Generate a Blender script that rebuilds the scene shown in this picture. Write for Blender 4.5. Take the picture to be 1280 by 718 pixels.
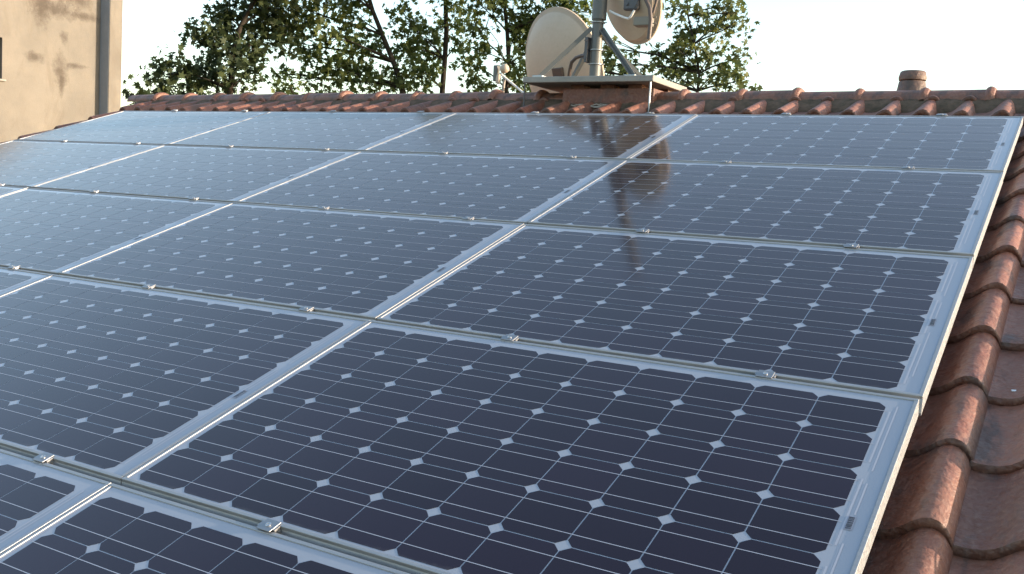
import bpy, bmesh, math, random
from mathutils import Vector, Matrix
import numpy as np

for o in list(bpy.data.objects): bpy.data.objects.remove(o)
sc = bpy.context.scene
COL = sc.collection
random.seed(11); RNG = np.random.default_rng(11)
R_ = math.radians

# ------------------------------------------------------------------ camera
FPX = 1201.83                                   # focal length in photo pixels (1280 wide)
TH = R_(18.5)                                   # roof pitch
CT, ST = math.cos(TH), math.sin(TH)
CAM = np.array([0.28434, -5.31822, -0.54439])
RC = np.array([[0.85993485, 0.50708006, 0.05815382],
               [0.09620135, -0.04913100, -0.99414860],
               [-0.50125578, 0.86049750, -0.09103125]])   # rows: right, down, forward
cam_d = bpy.data.cameras.new('camera'); cam = bpy.data.objects.new('camera', cam_d); COL.objects.link(cam)
cam.matrix_world = Matrix(((RC[0,0], -RC[1,0], -RC[2,0], CAM[0]),
                           (RC[0,1], -RC[1,1], -RC[2,1], CAM[1]),
                           (RC[0,2], -RC[1,2], -RC[2,2], CAM[2]), (0, 0, 0, 1)))
cam_d.sensor_width = 36; cam_d.lens = FPX/1280*36
cam_d.clip_start = 0.05; cam_d.clip_end = 3000
sc.camera = cam

# ------------------------------------------------------------------ sky, sun, exposure
SUN_EL, SUN_AZ = R_(11), R_(20)                # azimuth measured from +X towards +Y
w = bpy.data.worlds.new('World'); sc.world = w; w.use_nodes = True
nt = w.node_tree; nt.nodes.clear()
sky = nt.nodes.new('ShaderNodeTexSky'); sky.sky_type = 'NISHITA'; sky.sun_disc = False
sky.sun_elevation = SUN_EL; sky.sun_rotation = math.pi/2 - SUN_AZ
sky.air_density = 1.1; sky.dust_density = 1.2; sky.ozone_density = 1.0
bg = nt.nodes.new('ShaderNodeBackground'); bg.inputs[1].default_value = 0.15
wo = nt.nodes.new('ShaderNodeOutputWorld')
nt.links.new(sky.outputs[0], bg.inputs[0]); nt.links.new(bg.outputs[0], wo.inputs[0])
sd = bpy.data.lights.new('sun', 'SUN'); sun = bpy.data.objects.new('sun', sd); COL.objects.link(sun)
sdir = Vector((math.cos(SUN_EL)*math.cos(SUN_AZ), math.cos(SUN_EL)*math.sin(SUN_AZ), math.sin(SUN_EL)))
sun.rotation_euler = sdir.to_track_quat('Z', 'Y').to_euler()
sd.energy = 2.7; sd.angle = R_(0.6); sd.color = (1.0, 0.84, 0.66)
sc.view_settings.view_transform = 'Standard'; sc.view_settings.look = 'None'
sc.view_settings.exposure = 1.75; sc.view_settings.gamma = 1.0

# ------------------------------------------------------------------ helpers
def P2W(x, y, n=0.0):                           # roof-plane coordinates (right, upslope, normal) to world
    return Vector((x, y*CT - n*ST, y*ST + n*CT))
def at(u, v, Y):                                # world point seen at photo pixel (u, v), on the plane y = Y
    d = RC.T @ np.array([(u-640)/FPX, (v-359)/FPX, 1.0]); return Vector(CAM + (Y-CAM[1])/d[1]*d)
def atx(u, v, X):
    d = RC.T @ np.array([(u-640)/FPX, (v-359)/FPX, 1.0]); return Vector(CAM + (X-CAM[0])/d[0]*d)
def atd(u, v, D):                               # at horizontal distance D from the camera
    d = RC.T @ np.array([(u-640)/FPX, (v-359)/FPX, 1.0]); d = d/np.hypot(d[0], d[1]); return Vector(CAM + D*d)

def tag(o, label=None, cat=None, group=None, kind=None):
    if label: o['label'] = label
    if cat: o['category'] = cat
    if group: o['group'] = group
    if kind: o['kind'] = kind
    return o
def thing(name, label, cat, loc=(0,0,0), rot=(0,0,0), group=None):
    o = bpy.data.objects.new(name, None); COL.objects.link(o)
    o.empty_display_size = 0.05
    o.location = loc; o.rotation_euler = rot
    return tag(o, label, cat, group)
def link(name, me, mats, parent=None, loc=None, rot=None, smooth=None):
    o = bpy.data.objects.new(name, me); COL.objects.link(o)
    for m in (mats if isinstance(mats, (list, tuple)) else [mats]):
        me.materials.append(m)
    if parent: o.parent = parent
    if loc is not None: o.location = loc
    if rot is not None: o.rotation_euler = rot
    if smooth is not None: shade(me, smooth)
    return o
def shade(me, ang):
    for p in me.polygons: p.use_smooth = True
    me.set_sharp_from_angle(angle=R_(ang))

class MB:                                       # collects simple solids into one mesh
    def __init__(s): s.v = []; s.f = []; s.m = []
    def add(s, vs, fs, mi=0):
        b = len(s.v); s.v += [tuple(p) for p in vs]; s.f += [tuple(i+b for i in f) for f in fs]; s.m += [mi]*len(fs)
    def box(s, a, b, mi=0, bev=0.0, M=None):
        x0, y0, z0 = a; x1, y1, z1 = b
        if bev <= 0:
            vs = [(x0,y0,z0),(x1,y0,z0),(x1,y1,z0),(x0,y1,z0),(x0,y0,z1),(x1,y0,z1),(x1,y1,z1),(x0,y1,z1)]
            fs = [(0,3,2,1),(4,5,6,7),(0,1,5,4),(1,2,6,5),(2,3,7,6),(3,0,4,7)]
        else:
            bm = bmesh.new()
            bmesh.ops.create_cube(bm, size=1)
            for q in bm.verts: q.co = Vector(((x0+x1)/2+q.co.x*(x1-x0), (y0+y1)/2+q.co.y*(y1-y0), (z0+z1)/2+q.co.z*(z1-z0)))
            bmesh.ops.bevel(bm, geom=list(bm.edges), offset=bev, segments=2, affect='EDGES', profile=0.5)
            bm.verts.ensure_lookup_table(); bm.verts.index_update()
            vs = [tuple(q.co) for q in bm.verts]; fs = [tuple(q.index for q in f.verts) for f in bm.faces]; bm.free()
        if M is not None: vs = [tuple(M @ Vector(p)) for p in vs]
        s.add(vs, fs, mi)
    def tube(s, pts, rad, n=10, mi=0, cap=True):
        pts = [Vector(p) for p in pts]
        if not isinstance(rad, (list, tuple)): rad = [rad]*len(pts)
        vs = []; up = None
        for i, p in enumerate(pts):
            t = (pts[min(i+1, len(pts)-1)] - pts[max(i-1, 0)]).normalized()
            if up is None:
                up = Vector((0,0,1)) if abs(t.z) < 0.9 else Vector((1,0,0))
            a = (up - t*up.dot(t))
            if a.length < 1e-6: a = t.orthogonal()
            a.normalize(); up = a; b = t.cross(a)
            for k in range(n):
                th = 2*math.pi*k/n; vs.append(p + (a*math.cos(th) + b*math.sin(th))*rad[i])
        fs = []
        for i in range(len(pts)-1):
            for k in range(n):
                fs.append((i*n+k, i*n+(k+1) % n, (i+1)*n+(k+1) % n, (i+1)*n+k))
        if cap:
            fs.append(tuple(range(n-1, -1, -1))); fs.append(tuple((len(pts)-1)*n+k for k in range(n)))
        s.add(vs, fs, mi)
    def lathe(s, prof, n=24, M=None, mi=0):     # prof: (r, z) from bottom to top
        vs = []; fs = []
        for r, z in prof:
            for k in range(n):
                a = 2*math.pi*k/n; p = Vector((r*math.cos(a), r*math.sin(a), z)); vs.append(M @ p if M is not None else p)
        for i in range(len(prof)-1):
            for k in range(n): fs.append((i*n+k, i*n+(k+1) % n, (i+1)*n+(k+1) % n, (i+1)*n+k))
        fs.append(tuple(range(n-1, -1, -1))); fs.append(tuple((len(prof)-1)*n+k for k in range(n)))
        s.add(vs, fs, mi)
    def mesh(s, name):
        me = bpy.data.meshes.new(name); me.from_pydata(s.v, [], s.f)
        if any(s.m): me.polygons.foreach_set('material_index', s.m)
        me.update(); return me
    def build(s, name, mats, parent=None, loc=None, rot=None, smooth=None):
        return link(name, s.mesh(name), mats, parent, loc, rot, smooth)

# ------------------------------------------------------------------ materials
def mat(name, col, rough=0.5, metal=0.0, spec=0.5, ior=1.45):
    m = bpy.data.materials.new(name); m.use_nodes = True
    b = m.node_tree.nodes['Principled BSDF']
    b.inputs['Base Color'].default_value = (*col, 1); b.inputs['Roughness'].default_value = rough
    b.inputs['Metallic'].default_value = metal; b.inputs['Specular IOR Level'].default_value = spec; b.inputs['IOR'].default_value = ior
    return m
def nodes(m): return m.node_tree, m.node_tree.nodes['Principled BSDF']
def N(t, typ, **kw):
    n = t.nodes.new(typ)
    for k, v in kw.items():
        if k in n.inputs: n.inputs[k].default_value = v
        else: setattr(n, k, v)
    return n
def noise(t, scale, detail=4, rough=0.55, coord='Object', scl=None, dist=0.0):
    tc = N(t, 'ShaderNodeTexCoord'); src = tc.outputs[coord]
    if scl:
        mp = N(t, 'ShaderNodeMapping'); mp.inputs['Scale'].default_value = scl; t.links.new(src, mp.inputs[0]); src = mp.outputs[0]
    n = N(t, 'ShaderNodeTexNoise'); n.inputs['Scale'].default_value = scale; n.inputs['Detail'].default_value = detail
    n.inputs['Roughness'].default_value = rough; n.inputs['Distortion'].default_value = dist
    t.links.new(src, n.inputs['Vector']); return n.outputs['Fac']
def ramp(t, fac, stops):
    r = N(t, 'ShaderNodeValToRGB'); e = r.color_ramp.elements
    while len(e) < len(stops): e.new(0.5)
    for i, (p, c) in enumerate(stops):
        e[i].position = p; e[i].color = (*c, 1) if len(c) == 3 else c
    t.links.new(fac, r.inputs[0]); return r.outputs[0]
def mix(t, fac, a, b, mode='MIX'):
    m = N(t, 'ShaderNodeMix', data_type='RGBA', blend_type=mode)
    for sock, v in ((m.inputs[0], fac), (m.inputs[6], a), (m.inputs[7], b)):
        if isinstance(v, (int, float)): sock.default_value = v
        elif isinstance(v, tuple): sock.default_value = (*v, 1)
        else: t.links.new(v, sock)
    return m.outputs[2]
def bump(t, b, h, strength=0.3, dist=0.01):
    n = N(t, 'ShaderNodeBump'); n.inputs['Strength'].default_value = strength; n.inputs['Distance'].default_value = dist
    t.links.new(h, n.inputs['Height']); t.links.new(n.outputs[0], b.inputs['Normal'])

def glassy(name, col, island=0.0, dust=0.05):
    m = mat(name, col, 0.09, 0.0, 0.5, 1.5); t, b = nodes(m)
    b.inputs['Specular Tint'].default_value = (1.0, 0.75, 0.80, 1)        # violet bloom of the anti-reflection coat
    b.inputs['Sheen Weight'].default_value = 0.035; b.inputs['Sheen Roughness'].default_value = 0.25; b.inputs['Sheen Tint'].default_value = (1.0, 0.95, 0.95, 1)   # film of dust
    base = col
    if island > 0:
        g = N(t, 'ShaderNodeNewGeometry')
        c = ramp(t, g.outputs['Random Per Island'], [(0.0, tuple(x*(1-island) for x in col)), (1.0, (col[0]*(1+island), col[1]*(1+island*0.8), col[2]*(1+island*0.6)))])
        base = c
    f = noise(t, 3.0, 6, 0.6); f2 = noise(t, 160, 2)
    d = ramp(t, f, [(0.35, (dust*0.4,)*3), (0.75, (dust,)*3)])
    tcx = N(t, 'ShaderNodeTexCoord'); sx = N(t, 'ShaderNodeSeparateXYZ'); t.links.new(tcx.outputs['Object'], sx.inputs[0])
    wv = N(t, 'ShaderNodeMath', operation='MULTIPLY_ADD'); wv.inputs[1].default_value = 0.05; t.links.new(noise(t, 9, 5, 0.7, scl=(1, 0.25, 1)), wv.inputs[0])
    my = N(t, 'ShaderNodeMath', operation='MULTIPLY'); my.inputs[1].default_value = -1.0; t.links.new(sx.outputs['Y'], my.inputs[0]); t.links.new(my.outputs[0], wv.inputs[2])
    band = ramp(t, wv.outputs[0], [(0.0, (0, 0, 0)), (0.03, (0.16,)*3)])
    dsum = mix(t, 1.0, d, band, 'ADD')
    t.links.new(mix(t, dsum, base, (0.42, 0.40, 0.38)), b.inputs['Base Color'])
    t.links.new(ramp(t, f, [(0.3, (0.09,)*3), (0.8, (0.16,)*3)]), b.inputs['Roughness'])
    return m
M_cell = glassy('silicon cell under glass', (0.0080, 0.0045, 0.0120), 0.30, 0.006)
M_back = glassy('white backsheet under glass', (0.285, 0.31, 0.36), 0.0, 0.05)
M_ribbon = glassy('tinned ribbon under glass', (0.36, 0.37, 0.42))
M_barcode = glassy('grey sticker under glass', (0.22, 0.24, 0.30))
def alu(name, c=(0.74, 0.74, 0.73), rough=0.36):
    m = mat(name, c, rough, 1.0); t, b = nodes(m)
    f = noise(t, 14, 5, scl=(1, 8, 8))
    t.links.new(ramp(t, f, [(0.3, tuple(x*0.86 for x in c)), (0.7, c)]), b.inputs['Base Color'])
    t.links.new(ramp(t, f, [(0.3, (rough-0.08,)*3), (0.7, (rough+0.1,)*3)]), b.inputs['Roughness'])
    return m
M_alu = alu('anodised aluminium', (0.385, 0.385, 0.39), 0.48)
M_alu.node_tree.nodes['Principled BSDF'].inputs['Metallic'].default_value = 0.6
M_clamp = alu('bright aluminium clamp', (0.36, 0.36, 0.37), 0.46)
M_bolt = mat('stainless bolt', (0.55, 0.55, 0.56), 0.3, 1.0)
M_dark = mat('dark hole', (0.02, 0.02, 0.02), 0.6)
M_galv = alu('galvanised steel', (0.42, 0.44, 0.45), 0.5)
M_gsteel = mat('dull grey painted steel', (0.115, 0.12, 0.118), 0.5, 0.2)
M_brownsteel = mat('brown grey pipe', (0.10, 0.075, 0.065), 0.5, 0.2)
M_bracket = mat('dark bracket', (0.09, 0.09, 0.10), 0.5, 0.4)
M_black = mat('black cable', (0.03, 0.03, 0.03), 0.5)
M_white = mat('white plastic', (0.75, 0.74, 0.72), 0.4)
M_wire = mat('pale wire', (0.30, 0.26, 0.22), 0.5)

def terracotta(name, lichen=0.5, isl=True, c0=(0.155, 0.054, 0.033), c1=(0.275, 0.110, 0.068)):
    m = mat(name, c1, 0.5, 0, 0.5); t, b = nodes(m)
    g = N(t, 'ShaderNodeNewGeometry')
    base = ramp(t, g.outputs['Random Per Island'], [(0, c0), (0.5, tuple((a+d)/2 for a, d in zip(c0, c1))), (1, c1)]) if isl else c1
    f1 = noise(t, 9, 6, 0.65); f2 = noise(t, 60, 4, 0.6); f3 = noise(t, 2.3, 5, 0.6)
    c = mix(t, ramp(t, f1, [(0.35, (0, 0, 0)), (0.75, (0.55,)*3)]), base, (0.20, 0.095, 0.068))
    c = mix(t, ramp(t, f2, [(0.45, (0, 0, 0)), (0.7, (0.4,)*3)]), c, (0.28, 0.165, 0.12))
    sc_ = noise(t, 5.0, 5, 0.6, scl=(2.2, 0.7, 1)) 
    c = mix(t, ramp(t, sc_, [(0.55, (0, 0, 0)), (0.66, (0.7,)*3)]), c, (0.055, 0.045, 0.042))
    if lichen > 0:
        c = mix(t, ramp(t, f3, [(0.5-0.12*lichen, (0, 0, 0)), (0.72, (0.75*lichen,)*3)]), c, (0.10, 0.085, 0.055))
    t.links.new(c, b.inputs['Base Color'])
    t.links.new(ramp(t, f1, [(0.3, (0.40,)*3), (0.7, (0.66,)*3)]), b.inputs['Roughness'])
    hm = N(t, 'ShaderNodeMath', operation='ADD'); hf = N(t, 'ShaderNodeMath', operation='MULTIPLY'); hf.inputs[1].default_value = 2.5
    t.links.new(noise(t, 22, 3, 0.5), hf.inputs[0]); t.links.new(hf.outputs[0], hm.inputs[0]); t.links.new(f2, hm.inputs[1])
    bump(t, b, hm.outputs[0], 0.6, 0.007)
    return m
M_tile = terracotta('terracotta roof tile', 0.22)
M_tileend = terracotta('tile end with painted shade', 0.2, True, (0.060, 0.020, 0.013), (0.095, 0.033, 0.020))  # darker clay colour paints in the shade of the downslope tile ends
for m_ in (M_tile,):
    m_.node_tree.nodes['Principled BSDF'].inputs['Coat Weight'].default_value = 0.0; m_.node_tree.nodes['Principled BSDF'].inputs['Coat Roughness'].default_value = 0.25
M_ridge = terracotta('terracotta ridge tile', 0.3, False, c1=(0.20, 0.082, 0.05))
M_vent = terracotta('dark terracotta pot', 0.6, False, c1=(0.11, 0.07, 0.06))
M_brick = terracotta('red chimney render', 0.3, False, c1=(0.12, 0.040, 0.026))
def plaster(name, c, c2, sc1=3, bs=0.3):
    m = mat(name, c, 0.9, 0, 0.2); t, b = nodes(m)
    f = noise(t, sc1, 8, 0.65); f2 = noise(t, 45, 4, 0.7)
    k = mix(t, ramp(t, f, [(0.35, (0, 0, 0)), (0.75, (1, 1, 1))]), c, c2)
    k = mix(t, ramp(t, f2, [(0.4, (0, 0, 0)), (0.75, (0.35,)*3)]), k, tuple(x*0.75 for x in c2))
    t.links.new(k, b.inputs['Base Color']); bump(t, b, f2, bs, 0.01)
    return m
M_mortar = plaster('mossy mortar', (0.065, 0.052, 0.034), (0.175, 0.115, 0.085), 18, 1.0)
M_slab = plaster('grey concrete slab', (0.26, 0.25, 0.23), (0.34, 0.32, 0.29), 8, 0.3)
M_housewall = plaster('cream house render', (0.45, 0.38, 0.29), (0.52, 0.45, 0.35), 2)
M_bwall = plaster('weathered plaster', (0.160, 0.146, 0.128), (0.218, 0.195, 0.166), 1.4, 0.5)
M_dish = plaster('cream dish paint', (0.47, 0.385, 0.30), (0.52, 0.43, 0.34), 3, 0.0)
M_dish.node_tree.nodes['Principled BSDF'].inputs['Roughness'].default_value = 0.45
M_dishrim = plaster('dish rim with painted shade', (0.43, 0.35, 0.275), (0.48, 0.395, 0.31), 5, 0.0)  # slightly darker than the bowl: the rim's shade is put into its colour
M_ground = plaster('dry ground', (0.09, 0.085, 0.05), (0.14, 0.12, 0.08), 0.4)
M_bark = plaster('bark', (0.028, 0.023, 0.018), (0.055, 0.045, 0.035), 6, 0.6)

# stains on the old wall: dark streaks where water ran down
t, b = nodes(M_bwall)
src = b.inputs['Base Color'].links[0].from_socket
fs = noise(t, 1.3, 7, 0.7, scl=(1, 1.6, 0.45), dist=0.6)
k = mix(t, ramp(t, fs, [(0.48, (0, 0, 0)), (0.72, (0.6,)*3)]), src, (0.12, 0.098, 0.075))
WALLX = -16.0
STAINS = [(68, 88, 0.09, 0.16), (72, 48, 0.05, 0.07), (62, 12, 0.30, 0.10), (100, 22, 0.20, 0.05), (36, 72, 0.10, 0.06), (69, 108, 0.03, 0.12), (88, 83, 0.12, 0.03), (85, 0, 0.25, 0.10), (45, 10, 0.12, 0.2)]
tc = N(t, 'ShaderNodeTexCoord'); nz = N(t, 'ShaderNodeTexNoise'); nz.inputs['Scale'].default_value = 5; nz.inputs['Detail'].default_value = 10; nz.inputs['Roughness'].default_value = 0.82
t.links.new(tc.outputs['Object'], nz.inputs['Vector'])
for (u, v, ry, rz) in STAINS:
    p = atx(u, v, WALLX)
    mp = N(t, 'ShaderNodeMapping'); mp.vector_type = 'TEXTURE'
    mp.inputs['Location'].default_value = p; mp.inputs['Scale'].default_value = (1.0, ry*2.2, rz*2.2)
    t.links.new(tc.outputs['Object'], mp.inputs[0])
    ln = N(t, 'ShaderNodeVectorMath', operation='LENGTH'); t.links.new(mp.outputs[0], ln.inputs[0])
    su = N(t, 'ShaderNodeMath', operation='SUBTRACT'); t.links.new(nz.outputs['Fac'], su.inputs[0]); 
    m2 = N(t, 'ShaderNodeMath', operation='MULTIPLY'); m2.inputs[1].default_value = 0.42; t.links.new(ln.outputs['Value'], m2.inputs[0])
    t.links.new(m2.outputs[0], su.inputs[1])
    k = mix(t, ramp(t, su.outputs[0], [(0.10, (0, 0, 0)), (0.42, (0.8,)*3)]), k, (0.075, 0.062, 0.052))
t.links.new(k, b.inputs['Base Color'])

def leafmat(name, c0, c1, tr):
    m = bpy.data.materials.new(name); m.use_nodes = True; t = m.node_tree; b = t.nodes['Principled BSDF']
    g = N(t, 'ShaderNodeNewGeometry')
    c = ramp(t, g.outputs['Random Per Island'], [(0, c0), (0.7, c1), (1, (c1[0]*1.5, c1[1]*1.3, c1[2]*1.1))])
    t.links.new(c, b.inputs['Base Color']); b.inputs['Roughness'].default_value = 0.65; b.inputs['Specular IOR Level'].default_value = 0.28
    tl = N(t, 'ShaderNodeBsdfTranslucent')
    hs = N(t, 'ShaderNodeHueSaturation', Saturation=1.1, Value=1.5); t.links.new(c, hs.inputs['Color']); t.links.new(hs.outputs[0], tl.inputs[0])
    mx = N(t, 'ShaderNodeMixShader'); mx.inputs[0].default_value = tr
    t.links.new(b.outputs[0], mx.inputs[1]); t.links.new(tl.outputs[0], mx.inputs[2])
    t.links.new(mx.outputs[0], t.nodes['Material Output'].inputs[0])
    return m
M_leaf_dark = leafmat('dark leaves', (0.024, 0.036, 0.015), (0.046, 0.066, 0.026), 0.22)
M_leaf_mid = leafmat('mid leaves', (0.045, 0.066, 0.020), (0.10, 0.128, 0.042), 0.40)
M_leaf_light = leafmat('yellowish leaves', (0.05, 0.068, 0.023), (0.105, 0.125, 0.046), 0.40)

# ------------------------------------------------------------------ ground
g = MB(); g.add([(-1500,-1500,0),(1500,-1500,0),(1500,1500,0),(-1500,1500,0)], [(0,1,2,3)])
tag(g.build('ground', M_ground, loc=(0,0,-6.5)), kind='structure')

# ------------------------------------------------------------------ the tiled house
X0, X1 = -7.17, 2.06
RIDGE_Y, RIDGE_Z = 0.655, 0.215
house = thing('tiled_house', 'house with a red clay tiled roof under the solar panels', 'house', (0, 0, -6.5))
HOFF = Vector((0, 0, 6.5))
def hp(o):                                      # keep world coordinates under the house's empty
    o.parent = house; o.matrix_parent_inverse = Matrix.Translation(HOFF); return o

PROF = [(-0.006, 0.005), (0.004, 0.001), (0.03, 0.000), (0.055, 0.003), (0.076, 0.011), (0.095, 0.025), (0.112, 0.040),
        (0.130, 0.051), (0.147, 0.055), (0.162, 0.051), (0.175, 0.040), (0.184, 0.024), (0.190, 0.009), (0.191, 0.004)]
def tile_field():
    mb_v, mb_f, mb_m = [], [], []
    n = len(PROF); PITCH, EXPO = 0.19, 0.331
    ncol = int((X1-X0)/PITCH); k0 = -int((0.083-0.147-X0)/PITCH)
    for r in range(-13, 10):
        for k in range(k0, k0+ncol):
            x0 = 0.083-0.147 + k*PITCH + random.uniform(-.002, .002)
            y0 = -2.43 + r*EXPO + random.uniform(-.006, .006)
            if y0 > 0.55: continue
            y1 = min(y0 + EXPO + 0.045, 0.60)
            dn = random.uniform(-.002, .002); sk = random.uniform(-.004, .004); tl = random.uniform(-.003, .003)
            base = -0.135 + dn + 0.009*(y0+3) + (0.009 if y0 > 0.05 else 0)
            rows = ((y0+0.003, 0.019, -0.024), (y0-0.001, 0.019, -0.012), (y0-0.001, 0.019, -0.004), (y0+0.004, 0.0235, 0.0), (y0+0.02, 0.024, 0.0), (y1, 0.0, 0.0))
            b0 = len(mb_v)
            for (yy, lift, drop) in rows:
                for i, (px, ph) in enumerate(PROF):
                    f = (yy-y0)/(y1-y0)
                    mb_v.append(P2W(x0+px+sk*f, yy, base+ph+lift+drop+0.009*(yy-y0)+tl*(px/0.19-0.5)))
            for j in range(len(rows)-1):
                for i in range(n-1):
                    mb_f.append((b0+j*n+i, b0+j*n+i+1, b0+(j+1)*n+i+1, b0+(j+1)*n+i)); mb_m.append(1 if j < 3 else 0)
            # right-hand skirt gives the overlapping edge its thickness
            sb = len(mb_v)
            for j in (3, 5):
                q = mb_v[b0+j*n+n-1]; mb_v.append(q + P2W(0, 0, -0.012))
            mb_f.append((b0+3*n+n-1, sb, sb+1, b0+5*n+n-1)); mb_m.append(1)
    me = bpy.data.meshes.new('roof'); me.from_pydata([tuple(v) for v in mb_v], [], mb_f)
    me.polygons.foreach_set('material_index', mb_m); me.update(); return me
tile_me = tile_field()
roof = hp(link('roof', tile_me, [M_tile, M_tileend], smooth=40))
# the far slope behind the ridge: the same tiles turned round
back = hp(bpy.data.objects.new('roof', tile_me)); COL.objects.link(back)
xm = (X0+X1)/2
back.location = (2*xm+0.05, 2*RIDGE_Y, 0); back.rotation_euler = (0, 0, math.pi)
# walls and gables under the tiles
EAVE = P2W(0, -6.7, -0.17); RT = P2W(0, 0.62, -0.17)
hb = MB(); xa, xb = X0+0.12, X1-0.12
ya, yb = EAVE.y+0.35, 2*RIDGE_Y-EAVE.y-0.35
def undersurf(y): return RT.z + ((y-RT.y) if y < RIDGE_Y else (2*RIDGE_Y-y-RT.y))*math.tan(TH)-0.0
pv = []
for x in (xa, xb):
    pv += [(x, ya, -6.5), (x, yb, -6.5), (x, yb, undersurf(yb)), (x, RIDGE_Y, undersurf(RIDGE_Y-0.001)), (x, ya, undersurf(ya))]
hb.add(pv, [(0,1,2,3,4)[::-1], (5,6,7,8,9), (0,4,9,5), (4,3,8,9), (3,2,7,8), (2,1,6,7)])
hp(hb.build('wall', M_housewall))
# mortar bed along the ridge
mb = MB(); nx = 240; vs = []
secs = [(-0.225, 0.02), (-0.215, 0.072), (-0.145, 0.126), (-0.098, 0.150), (0, 0.165), (0.098, 0.145), (0.115, 0.085), (0.125, 0.02)]
for i in range(nx+1):
    x = X0+0.03 + (X1-X0-0.06)*i/nx
    for (dy, z) in secs:
        j = random.uniform(-.008, .008)
        vs.append((x, RIDGE_Y+dy+j, z+random.uniform(-.006, .004)))
ns = len(secs)
mb.add(vs, [(i*ns+k, (i+1)*ns+k, (i+1)*ns+k+1, i*ns+k+1) for i in range(nx) for k in range(ns-1)])
hp(mb.build('mortar_bed', M_mortar, smooth=50))
# ridge tiles, each a half pipe with a raised collar at its right end
def ridge_mesh(L):
    m = MB(); nseg = 14; rings = []
    def ring(x, hw, rise):
        return [(x, math.sin(a)*hw, math.cos(a)*rise - rise) for a in [R_(-96+192*i/nseg) for i in range(nseg+1)]]
    st = [(0.0, 0.098, 0.0), (0.0, 0.098, -0.0), (L-0.050, 0.102, 0.003), (L-0.045, 0.109, 0.012), (L-0.033, 0.114, 0.019), (L-0.02, 0.114, 0.019), (L-0.006, 0.108, 0.012), (L, 0.104, 0.006), (L, 0.088, -0.014)]
    vs = []
    for (x, hw, up) in st:
        for (a, b_, c) in ring(x, hw, 0.068+up*0.4): vs.append((a, b_, c+up))
    n = nseg+1
    fs = [(j*n+i, (j+1)*n+i, (j+1)*n+i+1, j*n+i+1) for j in range(len(st)-1) for i in range(nseg)]
    m.add(vs, fs); me = m.mesh('ridge_tile'); shade(me, 60); me.materials.append(M_ridge); return me
RX = [-7.19, -6.948, -6.583, -6.209, -5.874, -5.518, -5.18, -4.804, -4.453, -4.103, -3.75, -3.404, -3.031, -2.68, -2.335, -1.983, -1.604, -1.264, -0.902, -0.543, -0.206, 0.15, 0.51, 0.87, 1.23, 1.6, 1.98]
rme = ridge_mesh(0.40)
for i in range(len(RX)-1):
    o = bpy.data.objects.new('ridge_tile', rme); COL.objects.link(o)
    o.location = (RX[i+1]+0.028-0.40, RIDGE_Y+random.uniform(-.004, .004), RIDGE_Z-0.008+random.uniform(-.005, .005))
    o.rotation_euler = (random.uniform(-.05, .05), random.uniform(-.012, .004), random.uniform(-.012, .012)); hp(o)
# chimney with its flat concrete cap
SLX0, SLX1, SLY0, SLY1, SLZ0, SLZ1 = -3.07, -2.118, 0.42, 1.03, 0.247, 0.286
cm_ = MB(); cm_.box((-2.80, 0.50, -0.12), (-2.14, 0.96, 0.215), bev=0.008)
chim = hp(cm_.build('chimney', M_brick)); 
cs = MB(); cs.box((SLX0, SLY0, SLZ0), (SLX1, SLY1, SLZ1), bev=0.005)
slab = cs.build('chimney_cap', M_slab, parent=chim)
for x in (-2.72, -2.50, -2.30):
    q = MB(); q.box((x-0.05, 0.56, 0.213), (x+0.05, 0.66, 0.249), bev=0.004); q.build('brick_support', M_brick, parent=chim)
for x in (-2.74, -2.22):
    q = MB(); q.box((x-0.05, 0.82, 0.213), (x+0.05, 0.92, 0.249), bev=0.004); q.build('brick_support', M_brick, parent=chim)
for x in (SLX0+0.012, SLX1-0.022):
    q = MB(); q.tube([(x, SLY0+0.015, 0.03), (x, SLY0+0.015, 0.248)], 0.006, 8); q.build('support_rod', M_galv if x > -2.5 else M_bracket, parent=chim, smooth=40)
# vent pot on the far slope
VP = Vector((-0.69, 1.12, 0.0))
q = MB(); q.lathe([(0.125, -0.12), (0.112, 0.10), (0.078, 0.318), (0.074, 0.322)], 28, Matrix.Translation(VP))
vent = hp(q.build('vent_pot', M_vent, smooth=40))
q = MB(); q.lathe([(0.070, 0.322), (0.080, 0.328), (0.082, 0.345), (0.074, 0.378), (0.066, 0.384)], 28, Matrix.Translation(VP)); q.build('pot_rim', M_vent, parent=vent, smooth=40)

# ------------------------------------------------------------------ the old building on the left
XF = WALLX + 0.45                                # projecting end of the wall
Yc = atx(152.5, 70, XF).y; Yn = atx(136.5, 75, XF).y
d = RC.T @ np.array([(125-640)/FPX, (75-359)/FPX, 1.0]); WX = float((CAM + (Yn-CAM[1])/d[1]*d)[0])
bl = thing('old_building', 'tall old building with stained beige plaster wall beyond the roof', 'building', (WX-3, -4, -6.5))
boff = Matrix.Translation((-(WX-3), 4, 6.5))
def bp(o): o.parent = bl; o.matrix_parent_inverse = boff; return o
wy0, wy1 = atx(-30, 75, WX).y, atx(2.6, 75, WX).y
wz0, wz1 = atx(2, 99, WX).z, atx(2, 47, WX).z
q = MB(); BT = 3.0; B0 = -6.5; XB = WX-6
def wq(y0, y1, z0, z1): q.add([(WX, y0, z0), (WX, y1, z0), (WX, y1, z1), (WX, y0, z1)], [(0,1,2,3)])
wq(-11, wy0, B0, BT); wq(wy1, Yn, B0, BT); wq(wy0, wy1, B0, wz0); wq(wy0, wy1, wz1, BT)
q.add([(WX, wy0, wz0), (WX-.14, wy0, wz0), (WX-.14, wy0, wz1), (WX, wy0, wz1), (WX, wy1, wz0), (WX-.14, wy1, wz0), (WX-.14, wy1, wz1), (WX, wy1, wz1)],
      [(0,1,2,3), (4,7,6,5), (0,4,5,1), (3,2,6,7)])
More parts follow.
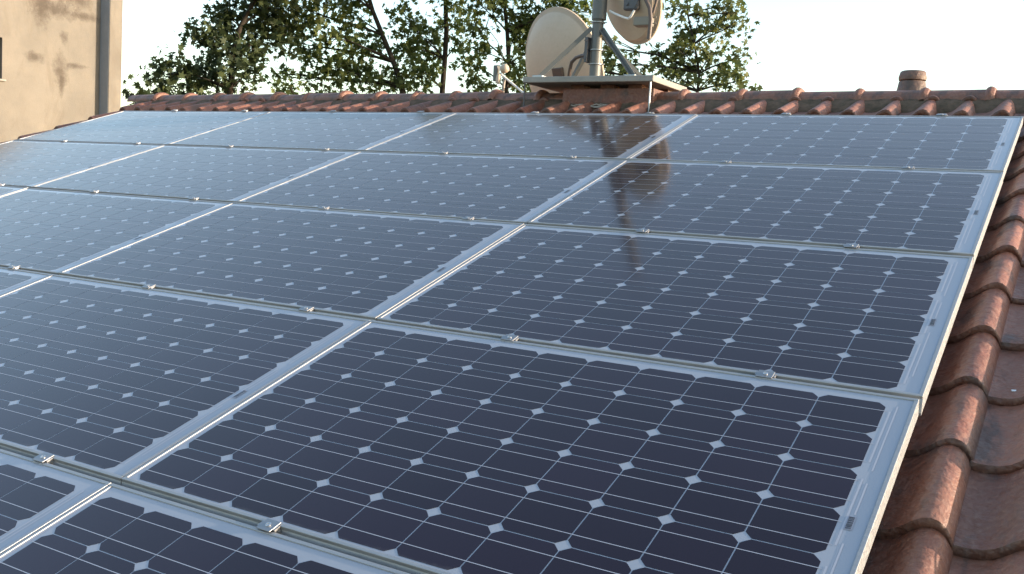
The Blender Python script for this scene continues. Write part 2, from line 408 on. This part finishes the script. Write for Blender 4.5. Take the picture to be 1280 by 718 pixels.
q.add([(WX, -11, B0), (XB, -11, B0), (XB, -11, BT), (WX, -11, BT), (XB, Yn, B0), (XB, Yn, BT)], [(0,3,2,1), (1,2,5,4)])
q.add([(WX, -11, BT), (XB, -11, BT), (XB, Yn, BT), (WX, Yn, BT)], [(3,2,1,0)])
bp(q.build('wall', M_bwall))
q = MB(); q.box((XB, Yn, B0), (XF, Yc, BT), bev=0.012); bp(q.build('projecting_wall', M_bwall))
M_grey = plaster('painted grey shade', (0.22, 0.235, 0.26), (0.27, 0.285, 0.31), 4, 0.4)  # cool grey of the unlit step face, painted in as colour
q = MB(); q.box((WX+0.003, Yn-0.004, B0), (XF-0.016, Yn-0.001, BT)); bp(q.build('shade_strip', M_grey))  # thin sheet over the step's end face, carrying the painted shade
win = MB(); win.box((WX-.139, wy0+.003, wz0+.003), (WX-.10, wy1-.003, wz1-.003))
wn = bp(win.build('window', mat('brown window frame', (0.06, 0.035, 0.03), 0.5)))
q = MB(); q.box((WX-.12, wy0-.05, wz0-.035), (WX+.05, wy1+.05, wz0-.003), bev=0.006); q.build('sill', M_slab, parent=wn)
q = MB(); q.add([(WX-.098, wy0+.06, wz0+.06), (WX-.098, wy1-.06, wz0+.06), (WX-.098, wy1-.06, wz1-.06), (WX-.098, wy0+.06, wz1-.06)], [(0,1,2,3)]); q.build('pane', mat('dark pane', (0.02, 0.02, 0.025), 0.08), parent=wn)

# ------------------------------------------------------------------ solar panels
PW, PH, FD, LIP = 1.6560, 0.99, 0.046, 0.010
PX, PY = 1.6594, 1.01
CX0, CY0, CPX, CPY, CELLX, CELLY, CH = 0.0275, 0.041, 0.1565, 0.1555, 0.1536, 0.1527, 0.0175
def frame_mesh():
    m = MB(); bt = 0.0014
    def bar(a, b): m.box(a, b, bev=bt)
    # local axes: x to the right from the panel's left edge, y upslope from its lower edge
    bar((0, 0, -FD), (PW, LIP, 0)); bar((0, PH-LIP, -FD), (PW, PH, 0))
    y_, z_ = -0.0145, -0.0380                    # sloping lower flange of the frame, seen in the gap between rows
    m.add([(0,0,-.0090),(0,y_,z_),(PW,y_,z_),(PW,0,-.0090),(0,0,-FD),(0,y_,-FD),(PW,y_,-FD),(PW,0,-FD)], [(0,1,2,3),(1,5,6,2),(4,7,6,5),(0,4,5,1),(3,2,6,7)])
    bar((0, LIP+.0003, -FD), (LIP, PH-LIP-.0003, -0.0002)); bar((PW-LIP, LIP+.0003, -FD), (PW, PH-LIP-.0003, -0.0002))
    return m.mesh('frame')
def glass_mesh():
    m = MB(); z0 = -0.0030
    m.add([(LIP-.002, LIP-.002, z0), (PW-LIP+.002, LIP-.002, z0), (PW-LIP+.002, PH-LIP+.002, z0), (LIP-.002, PH-LIP+.002, z0)], [(0,1,2,3)], 0)
    m.add([(LIP, LIP, -0.03), (PW-LIP, LIP, -0.03), (PW-LIP, PH-LIP, -0.03), (LIP, PH-LIP, -0.03)], [(3,2,1,0)], 0)
    for c in range(10):
        for r in range(6):
            cx = CX0 + (c+.5)*CPX; cy = PH - CY0 - (r+.5)*CPY
            hx, hy = CELLX/2, CELLY/2; pts = []
            for (sx, sy, ang) in ((1,1,0), (-1,1,90), (-1,-1,180), (1,-1,270)):
                for t_ in (0, .33, .67, 1):
                    # corner cut: a shallow arc between (h, h-CH) and (h-CH, h)
                    if ang in (0, 180): p0, p1 = (sx*hx, sy*(hy-CH)), (sx*(hx-CH), sy*hy)
                    else: p0, p1 = (sx*(hx-CH), sy*hy), (sx*hx, sy*(hy-CH))
                    bl_ = 0.0002*math.sin(math.pi*t_)
                    pts.append((cx + p0[0]*(1-t_)+p1[0]*t_ + sx*bl_, cy + p0[1]*(1-t_)+p1[1]*t_ + sy*bl_, z0+.0005))
            m.add(pts, [tuple(range(len(pts)))], 1)
    for r in range(6):                           # two ribbons along every row of cells
        cy = PH - CY0 - (r+.5)*CPY
        for s in (-1, 1):
            y = cy + s*CPY*0.25
            m.add([(CX0-.004, y-.0011, z0+.0009), (CX0+10*CPX+.006, y-.0011, z0+.0009), (CX0+10*CPX+.006, y+.0011, z0+.0009), (CX0-.004, y+.0011, z0+.0009)], [(0,1,2,3)], 2)
    xr = CX0+10*CPX
    for i in range(3):                           # bus bars joining pairs of rows at both ends
        for (xx, off) in ((xr+.012, 0), (CX0-.012, 0)):
            ya_ = PH-CY0-(2*i+.25)*CPY + (0.01 if i else 0); yb_ = PH-CY0-(2*i+1.75)*CPY
            m.add([(xx-.0022, yb_, z0+.0006), (xx+.0022, yb_, z0+.0006), (xx+.0022, ya_, z0+.0006), (xx-.0022, ya_, z0+.0006)], [(0,1,2,3)], 2)
    for (a, b_) in ((0.05, 0.35), (0.40, 0.52), (0.62, 0.90)):
        m.add([(xr+.022, PH-b_*PH, z0+.0006), (xr+.026, PH-b_*PH, z0+.0006), (xr+.026, PH-a*PH, z0+.0006), (xr+.022, PH-a*PH, z0+.0006)], [(0,1,2,3)], 2)
    return m.mesh('glass')
def sticker_mesh():
    m = MB(); xr = CX0+10*CPX+0.014; y = PH-0.545; z = -0.0018
    m.add([(xr, y-.024, z), (xr+.015, y-.024, z), (xr+.015, y+.024, z), (xr, y+.024, z)], [(0,1,2,3)], 0)
    yy = y-.021; rr = random.Random(3)
    while yy < y+.02:
        h = rr.choice((.0012, .002, .003)); m.add([(xr+.002, yy, z+.0004), (xr+.013, yy, z+.0004), (xr+.013, yy+h, z+.0004), (xr+.002, yy+h, z+.0004)], [(0,1,2,3)], 1); yy += h+rr.choice((.0014, .002))
    return m.mesh('barcode_sticker')
fme, gme, sme = frame_mesh(), glass_mesh(), sticker_mesh()
fme.materials.append(M_alu)
for m_ in (M_back, M_cell, M_ribbon): gme.materials.append(m_)
for m_ in (M_barcode, mat('ink', (0.03, 0.03, 0.035), 0.2)): sme.materials.append(m_)
ROWN = ['top row below the ridge', 'second row below the ridge', 'third row below the ridge', 'fourth row below the ridge', 'lowest row of all']
COLN = ['right end by the bare tiles', 'second from the right', 'third from the right', 'left end']
XS = [0.0, 0.002, 0.002, -0.003, -0.010]
proto = None
def new_panel(c, r):
    lab = 'dark blue solar panel, %s, %s' % (ROWN[r], COLN[c])
    o = thing('solar_panel', lab, 'solar panel', P2W(-c*PX - PW + XS[r], -r*PY - PH, random.uniform(-.0012, .0012)), (TH, 0, 0), 'solar panels on the tiled roof')
    for nm, me in (('frame', fme), ('glass', gme), ('barcode_sticker', sme)):
        ch = bpy.data.objects.new(nm, me); COL.objects.link(ch); ch.parent = o
    return o
for r in range(5):
    for c in range(4): new_panel(c, r)
# rails under the panels, running up the slope
CLX = [-0.372, -1.152, -1.948, -2.74, -3.60, -4.39, -5.26, -6.05]
for i, x in enumerate(CLX):
    q = MB(); q.box((-.02, -5.2, -.085), (.02, 0.06, -FD-.001))
    tag(q.build('mounting_rail', M_alu, loc=P2W(x, 0, 0), rot=(TH, 0, 0)), 'aluminium mounting rail running up the slope under the solar panels', 'rail', 'mounting rails under the panels')
# clamps
def clamp_parts():
    a = MB(); a.box((-.021, -.018, .0008), (.021, .018, .0030), bev=.0008); a.box((-.026, -.0085, -.03), (.026, .0085, .0012))
    b_ = MB(); b_.lathe([(.0064, .0028), (.0066, .0048), (.0058, .0056), (.0038, .0057), (.0037, .004)], 16)
    return a.mesh('plate'), b_.mesh('bolt')
pme, bme = clamp_parts(); pme.materials.append(M_clamp); bme.materials.append(M_bolt); shade(bme, 40)
SEAM = ['panels\' top edge under the ridge', 'seam below the top panel row', 'seam below the second panel row', 'seam below the third panel row', 'seam above the lowest panel row']
ORD = ['first', 'second', 'third', 'fourth', 'fifth', 'sixth', 'seventh', 'eighth']
for s in range(5):
    for i, x in enumerate(CLX):
        o = thing('panel_clamp', 'silver clamp on the %s, %s from right' % (SEAM[s], ORD[i]), 'clamp',
                  P2W(x + random.uniform(-.012, .012), -s*PY + 0.010, 0.0015), (TH, 0, random.uniform(-.04, .04)), 'clamps along the panel seams')
        for nm, me in (('plate', pme), ('bolt', bme)):
            ch = bpy.data.objects.new(nm, me); COL.objects.link(ch); ch.parent = o

# ------------------------------------------------------------------ mast on the chimney cap
MX, MY = -2.675, 0.72
mast = thing('antenna_mast', 'grey steel mast with angled braces bolted on the chimney slab', 'mast', (MX, MY, SLZ1))
q = MB(); q.tube([(0, 0, 0.0), (0, 0, 1.55)], 0.0385, 20); q.build('pole', M_gsteel, parent=mast, smooth=40)
q = MB(); q.tube([(0.004, 0, 0.42), (0.004, 0, 0.86)], 0.050, 20); q.build('sleeve', M_gsteel, parent=mast, smooth=40)
q = MB(); q.box((-.09, -.09, 0), (.09, .09, .008)); q.build('base_plate', M_galv, parent=mast)
def ang_bar(a, b_, wd=0.022):
    m = MB(); a, b_ = Vector(a), Vector(b_); t_ = (b_-a); L = t_.length; rot = t_.to_track_quat('Z', 'Y').to_matrix().to_4x4()
    M4 = Matrix.Translation(a) @ rot
    m.box((-wd/2, -.003, 0), (wd/2, .003, L), M=M4); m.box((-wd/2, .003, 0), (-wd/2+.005, wd, L), M=M4); return m
for (dx, dy, top) in ((-0.318, -0.19, 0.355), (0.352, -0.16, 0.345), (0.30, 0.22, 0.30), (-0.30, 0.22, 0.30)):
    br = ang_bar((dx, dy, 0.006), (dx*0.09, dy*0.09, top), 0.026).build('brace', M_gsteel, parent=mast)
    q = MB(); q.box((dx-.05, dy-.03, 0.0), (dx+.03, dy+.03, .022), bev=.003); q.build('foot_plate', M_galv, parent=br)
for z in (0.12, 0.215, 0.40):
    q = MB(); q.tube([(0.046*math.cos(a), 0.046*math.sin(a), z) for a in np.linspace(0, 2*math.pi, 25)], 0.004, 6, cap=False)
    q.tube([(0.04, 0, z), (0.065, 0, z)], 0.004, 6); q.build('u_bolt', M_galv, parent=mast, smooth=40)

# ------------------------------------------------------------------ satellite dishes (seen from behind)
RIGHT, DOWN, FWD = Vector(RC[0]), Vector(RC[1]), Vector(RC[2])
def dish(name, label, centre, back_n, rad, depth, asp=0.92):
    """reflector: shallow bowl with a broad pressed flange; local +z = back (convex) side"""
    d = thing(name, label, 'satellite dish', centre, (0, 0, 0), 'satellite dishes on the mast')
    z = back_n.normalized(); upv = Vector((0, 0, 1)); y = (upv - z*upv.dot(z)).normalized(); x = y.cross(z)
    M4 = Matrix((x, y, z)).transposed().to_4x4(); d.rotation_euler = M4.to_euler()
    m = MB(); n = 56
    prof = [(1.0, -.014), (1.0, 0.0), (0.985, 0.004), (0.945, 0.008), (0.925, 0.016), (0.88, 0.044), (0.70, 0.30*depth*1.9), (0.55, 0.52*depth*1.6), (0.38, 0.80*depth*1.12), (0.2, 0.965*depth), (0.05, depth), (0.0001, depth)]
    prof = [(r, (z_ if i < 6 else 0.044 + (depth-0.044)*(1-(r/0.88)**2))) for i, (r, z_) in enumerate(prof)]
    inner = [(r, z_-0.004) for r, z_ in reversed(prof[2:])]
    allp = prof + inner + [(0.985, -.014)]
    vs = [(r*rad*asp*math.cos(2*math.pi*k/n), r*rad*math.sin(2*math.pi*k/n), z_) for r, z_ in allp for k in range(n)]
    fs = [(i*n+k, i*n+(k+1) % n, (i+1)*n+(k+1) % n, (i+1)*n+k) for i in range(len(allp)-1) for k in range(n)]
    fs += [((len(allp)-1)*n+k, (len(allp)-1)*n+(k+1) % n, (k+1) % n, k) for k in range(n)]
    rimf = 4*n; m.add(vs, fs); m.m = [1 if (i < rimf or i >= len(fs)-2*n) else 0 for i in range(len(fs))]
    m.build('reflector', [M_dish, M_dishrim], parent=d, smooth=32)
    return d, M4
# lower dish, left of the mast
c1 = at(704, 90, 1.52)
d1, m1 = dish('satellite_dish', 'large cream satellite dish left of the mast, seen from behind', c1, (-RIGHT*0.74 + DOWN*0.33 - FWD*0.60), 0.50, 0.150, 0.86)
inv1 = (Matrix.Translation(c1) @ m1).inverted()
def loc1(p): return inv1 @ Vector(p)
pa = at(735, 70, 0.76); q = MB()
pts = [pa, at(727, 70, 0.78), at(720, 72.5, 0.80), at(714.5, 78, 0.82), at(712.5, 86, 0.84), at(711, 97, 0.86), at(706, 103, 1.2), at(704, 100, 1.40)]
q.tube([loc1(p) for p in pts], 0.0125, 12); q.build('mounting_arm', M_brownsteel, parent=d1, smooth=50)
q = MB(); c = at(703, 90, 1.40); q.box(tuple(loc1(c)-Vector((.055,.03,.03))), tuple(loc1(c)+Vector((.055,.04,.06))), bev=.006); q.build('mounting_bracket', M_brownsteel, parent=d1)
q = MB(); c = at(735, 63, 0.70); cl = loc1(c)
M4 = inv1 @ Matrix.Translation(c); q.box((-.012, -.035, -.085), (.012, .02, .085), bev=.003, M=M4)
for zz in (-.06, .06): q.tube([M4 @ Vector((-.004, -.036, zz)), M4 @ Vector((-.004, -.044, zz))], .007, 8)
q.build('mast_bracket', M_bracket, parent=d1)
# upper dish, right of the mast
c2 = at(790, -4, 0.86)
d2, m2 = dish('satellite_dish', 'tilted cream satellite dish high on the right of the mast', c2, (-RIGHT*0.82 + DOWN*0.30 - FWD*0.46), 0.325, 0.105, 0.90)
inv2 = (Matrix.Translation(c2) @ m2).inverted()
def loc2(p): return inv2 @ Vector(p)
q = MB(); q.tube([loc2(p) for p in [at(752, -38, 0.74), at(775, -30, 0.70), at(795, -14, 0.66), at(806, -3, 0.64), at(812, 10, 0.63), at(813.5, 25, 0.63), at(811, 49, 0.63)]], 0.0135, 12); q.build('mounting_arm', M_brownsteel, parent=d2, smooth=50)
q = MB(); a_, b_ = at(793, 22, 0.80), at(814, 32, 0.62)
M4 = inv2 @ Matrix.Translation((a_+b_)/2); q.box((-.055, -.03, -.032), (.062, .05, .026), bev=.006, M=M4)
for zz in (-.02, .02):
    q.tube([M4 @ Vector((.03, -.02, zz)), M4 @ Vector((.105, -.02, zz))], .004, 6)
q.build('mounting_bracket', mat('bracket grey', (0.20, 0.18, 0.15), 0.5, 0.3), parent=d2)
q = MB(); c = at(791, 0, 0.72); M4 = inv2 @ Matrix.Translation(c); q.box((-.06, -.02, -.07), (.05, .02, .08), bev=.012, M=M4)
for (xx, zz) in ((-.035, .03), (.03, -.04), (.03, .03), (-.03, -.03)): q.tube([M4 @ Vector((xx, -.021, zz)), M4 @ Vector((xx, -.030, zz))], .010, 8)
q.build('pivot_plate', M_bracket, parent=d2)
q = MB(); q.tube([loc2(p) for p in [at(762, 14, 0.74), at(770, 18, 0.73), at(780, 22, 0.72), at(785.5, 23.5, 0.71), at(789, 20, 0.70), at(793, 13, 0.70)]], 0.008, 10); q.build('white_tube', M_white, parent=d2, smooth=50)
q = MB(); q.tube([loc2(p) for p in [at(823, -10, 0.7), at(820, 4, 0.7), at(816, 17, 0.70)]], 0.010, 8); q.build('feed_arm', M_brownsteel, parent=d2, smooth=50)

# ------------------------------------------------------------------ aerial amplifier behind the ridge, left of the slab
b0 = at(629, 117, 0.85); aer = thing('aerial_amplifier', 'small beige and grey aerial unit on a short post behind the ridge', 'aerial', b0)
def la(u, v, Y): return at(u, v, Y)-b0
q = MB(); q.tube([la(628.5, 117, .85), la(630.5, 98, .85)], 0.011, 10); q.build('post', M_wire, parent=aer, smooth=50)
q = MB(); c = la(620.5, 92, .85); q.box(tuple(c-Vector((.018,.02,.058))), tuple(c+Vector((.018,.02,.058))), bev=.005); q.build('grey_box', M_gsteel, parent=aer)
q = MB()
q.lathe([(.012,-.03),(.03,-.026),(.033,.0),(.028,.022),(.014,.03)], 18, Matrix.Translation(la(631, 86, .83)) @ Matrix.Rotation(R_(70), 4, 'Y')); q.build('feed_horn', M_dish, parent=aer, smooth=50)
q = MB(); q.lathe([(.010,-.035),(.018,-.03),(.02,.0),(.013,.035)], 14, Matrix.Translation(la(623, 99, .83))); q.build('connector_cap', M_dish, parent=aer, smooth=50)
q = MB(); q.tube([la(625, 92, .84), la(655, 117, .86)], 0.0085, 8); q.build('brace_rod', M_white, parent=aer, smooth=50)
q = MB(); q.tube([la(628, 82, .85), la(627.5, 66, .85), la(622, 52, .86), la(613, 40, .88)], 0.0028, 6); q.build('whip_wire', M_gsteel, parent=aer, smooth=50)

# small things lying about
q = MB()
for k in range(5):
    a = [at(715+random.uniform(-2, 6)+i*9, 137-random.uniform(0, 2)-abs(math.sin(i*0.9+k))*5, 0.43+0.004*k) for i in range(6)]
    q.tube(a, 0.0035, 6)
tag(q.build('wire_tangle', M_wire, smooth=50), 'tangle of pale wire lying at the foot of the red chimney', 'wire')
sp = P2W(0.185, -2.71, -0.108)
q = MB(); q.box((-.012, -.0035, 0), (.012, .0035, .003), bev=.001)
tag(q.build('paper_scrap', mat('white paper', (.8, .8, .8), .6), loc=sp, rot=(TH, 0, R_(35))), 'tiny white scrap lying on a roof tile at the right', 'scrap')
q = MB(); q.tube([P2W(0.36, -3.05, -0.085), P2W(0.335, -3.25, -0.070), P2W(0.318, -3.42, -0.066), P2W(0.305, -3.6, -0.078), P2W(0.30, -3.85, -0.08)], 0.0018, 6)
tag(q.build('thin_wire', M_wire, smooth=50), 'thin pale wire trailing down the tiles at the lower right', 'wire')

# ------------------------------------------------------------------ trees beyond the house
LEAF = []
for a, r in ((90, 1.0), (66, .45), (40, .82), (14, .36), (-14, .66), (-60, .26), (-90, .34), (-120, .26), (194, .66), (166, .36), (140, .82), (114, .45)):
    LEAF.append((r*math.cos(R_(a)), r*math.sin(R_(a))))
LEAF = np.array(LEAF)
def leaf_cloud(clumps, size):
    vs = []; 
    for (c, rx, rz, n) in clumps:
        c = np.array(c); nt_ = max(1, int(n*1.08)//7)
        for _ in range(nt_):
            dr = RNG.normal(size=3); dr /= np.linalg.norm(dr); rr = RNG.random()**0.42
            tip = c + dr*rr*np.array([rx, rx*1.25, rz])
            out = dr*0.6 + np.array([0, 0, -0.35]) + RNG.normal(size=3)*0.35
            for _ in range(7):
                pos = tip + RNG.normal(size=3)*size*0.95
                nrm = np.array([0, 0, 1.0])*0.55 + RNG.normal(size=3)*0.75; nrm /= np.linalg.norm(nrm)
                ax = out + RNG.normal(size=3)*0.8; ax -= nrm*ax.dot(nrm); ax /= np.linalg.norm(ax)+1e-9
                bx = np.cross(nrm, ax); s = size*RNG.uniform(0.6, 1.15)
                p = pos + s*(LEAF[:, :1]*bx + LEAF[:, 1:]*ax) - nrm*s*0.18*(LEAF[:, :1]**2)
                vs.append(p)
    V = np.concatenate(vs); nl = len(vs); k = len(LEAF)
    me = bpy.data.meshes.new('crown'); me.vertices.add(len(V)); me.vertices.foreach_set('co', V.astype(np.float32).ravel())
    me.loops.add(nl*k); me.loops.foreach_set('vertex_index', np.arange(nl*k, dtype=np.int32))
    me.polygons.add(nl); me.polygons.foreach_set('loop_start', np.arange(0, nl*k, k, dtype=np.int32))
    me.polygons.foreach_set('loop_total', np.full(nl, k, dtype=np.int32)); me.update(calc_edges=True); return me
def tree(label, trunk, rads, clumps, lm, size=0.122):
    base = Vector(trunk[0])
    o = thing('broadleaf_tree', label, 'tree', base, (0, 0, 0), 'trees beyond the ridge')
    q = MB(); tp = [Vector(p)-base for p in trunk]; q.tube(tp, rads, 10)
    # limbs reach from the trunk into every clump
    for (c, rx, rz, n) in clumps:
        c = Vector(c)-base
        cand = [p for p in tp if p.z < c.z-0.1] or tp[:1]
        s = min(cand, key=lambda p: (p-c).length + 0.2*(c.z-p.z)); L = (c-s).length
        mid = s.lerp(c, .5) + Vector((random.uniform(-.1, .1), random.uniform(-.1, .1), random.uniform(-.05, .12)))*L*0.6
        r0 = min(0.012+0.010*L, 0.05)
        q.tube([s, s.lerp(mid, .5)+Vector((0,0,.02*L)), mid, mid.lerp(c, .6), c], [r0, r0*.85, r0*.65, r0*.45, r0*.25], 6)
        for _ in range(4):
            e = c + Vector((random.uniform(-1, 1)*rx, random.uniform(-1, 1)*rx, random.uniform(-.8, .8)*rz)); m_ = mid.lerp(c, .5).lerp(e, .5)+Vector((0, 0, random.uniform(-.05, .08)))
            q.tube([mid.lerp(c, .4), m_, e], [r0*.4, r0*.28, r0*.12], 5)
    q.build('trunk', M_bark, parent=o, smooth=60)
    me = leaf_cloud([((c[0]-base.x, c[1]-base.y, c[2]-base.z), rx, rz, n) for (c, rx, rz, n) in clumps], size)
    link('crown', me, lm, parent=o)
    return o
def cl(u, v, ru, rv, n, D, jit=0.5):             # a clump seen at (u, v), radii in photo pixels at that distance
    p = atd(u, v, D + random.uniform(-jit, jit)); k = D/FPX*1.06
    return (tuple(p), ru*k, rv*k, n)
def trunk_at(pix, D, gz=-6.5):
    pts = [atd(u, v, D) for (u, v) in pix]; b = pts[0]
    return [(b.x+0.1, b.y, gz), (b.x+0.05, b.y, (gz+b.z)/2)] + [tuple(p) for p in pts]
def upper(u0, u1, v0, v1, n, D, ru=45, rv=38, leaves=260):
    return [cl(random.uniform(u0, u1), random.uniform(v0, v1), ru*random.uniform(.7, 1.2), rv*random.uniform(.7, 1.2), leaves, D, 1.2) for _ in range(n)]

D = 21.0
A = [(170,124,14,12,40),(196,95,20,14,90),(186,112,22,14,90),(218,82,18,16,90),(228,108,30,16,150),(252,88,26,18,170),(272,104,24,16,140),(296,98,22,14,120),(312,84,14,14,60),
     (243,38,14,9,45),(262,42,16,12,80),(280,20,20,18,140),(276,55,26,18,170),(300,42,30,26,260),(322,15,30,26,260),(352,38,24,28,230),(345,5,30,22,220),(300,66,26,14,130),(332,60,22,14,110)]
tree('dense dark green tree behind the left end of the ridge', trunk_at([(288,112),(291,70),(300,35),(318,0),(322,-90)], D), [.20,.14,.06,.055,.05,.045,.03], 
     [cl(*a, D) for a in A] + upper(285, 370, -50, -15, 5, D), M_leaf_dark)
D = 22.0
B = [(380,12,24,24,200),(375,55,20,26,170),(352,92,16,14,60),(362,108,20,10,60),(395,85,20,24,160),(412,40,26,30,260),(430,90,24,24,200),(405,108,18,10,60),(440,15,24,22,170),(448,58,22,24,170),(462,100,24,18,140),(472,62,14,20,70),(482,100,18,16,100),(425,-15,40,20,150)]
tree('leafy tree with a slanting trunk between the dark tree and the upright trunk', trunk_at([(503,110),(492,78),(478,44),(466,14),(450,-40),(440,-160)], D), [.16,.13,.062,.058,.052,.046,.04,.03],
     [cl(*a, D) for a in B] + upper(395, 470, -80, -20, 6, D), M_leaf_mid)
D = 22.5
Cc = [(508,28,20,18,120),(528,40,20,20,150),(512,58,16,16,100),(536,66,18,18,120),(520,92,22,20,140),(540,100,18,16,100),(498,100,14,14,60),(570,15,16,18,90),(574,48,14,14,70),(560,-10,30,16,120),(550,30,10,20,50),(505,76,12,12,45)]
tree('tree with a straight upright trunk showing through sparse leaves', trunk_at([(553,112),(556,75),(558,40),(557,5),(556,-60),(552,-200)], D), [.16,.12,.062,.058,.055,.05,.045,.03],
     [cl(*a, D) for a in Cc] + upper(500, 600, -230, -20, 11, D), M_leaf_mid)
D = 21.5
Dd = [(594,30,14,20,90),(590,80,14,20,90),(600,104,18,12,80),(605,65,10,12,40),(600,5,18,14,90),(640,14,20,18,130),(668,22,22,20,170),(655,50,22,18,140),(640,78,14,18,80),(660,88,18,20,110),(646,106,16,10,60),(690,8,22,18,150),(715,12,24,14,110),(733,14,20,14,80),(645,40,14,14,70),(675,60,20,20,120)]
tree('leafy tree standing right behind the lower satellite dish', trunk_at([(633,112),(636,80),(634,40),(630,0),(640,-60),(660,-200)], D), [.15,.12,.05,.046,.042,.038,.034,.025],
     [cl(*a, D) for a in Dd] + upper(600, 720, -210, -20, 11, D), M_leaf_mid)
D = 20.5
Ee = [(775,80,22,14,110),(765,60,14,14,70),(795,95,20,12,90),(750,90,16,14,70),(812,64,12,8,40),(835,78,16,16,100),(848,60,16,18,110),(846,95,18,14,110),(862,82,18,14,110),(858,35,14,20,110),(850,8,16,16,90),(868,60,14,16,80),(875,20,12,14,60),(903,22,16,12,90),(918,32,14,12,70),(908,8,14,10,60),(895,42,16,10,70),(892,68,14,12,70),(905,88,18,14,100),(928,72,10,9,40),(930,100,12,9,50),(888,104,16,8,50),(912,104,18,8,60),(922,16,10,8,35)]
Ee = [(u, v, ru*0.95, rv*0.9, int(n*0.72)) for (u, v, ru, rv, n) in Ee]
tree('loose light green tree right of the mast against the white sky', trunk_at([(872,114),(874,92),(868,55),(860,20),(856,-40)], D), [.13,.10,.03,.026,.022,.018,.012],
     [cl(*a, D, .35) for a in Ee] + upper(780, 870, -150, -25, 8, D, 34, 26, 150), M_leaf_light)
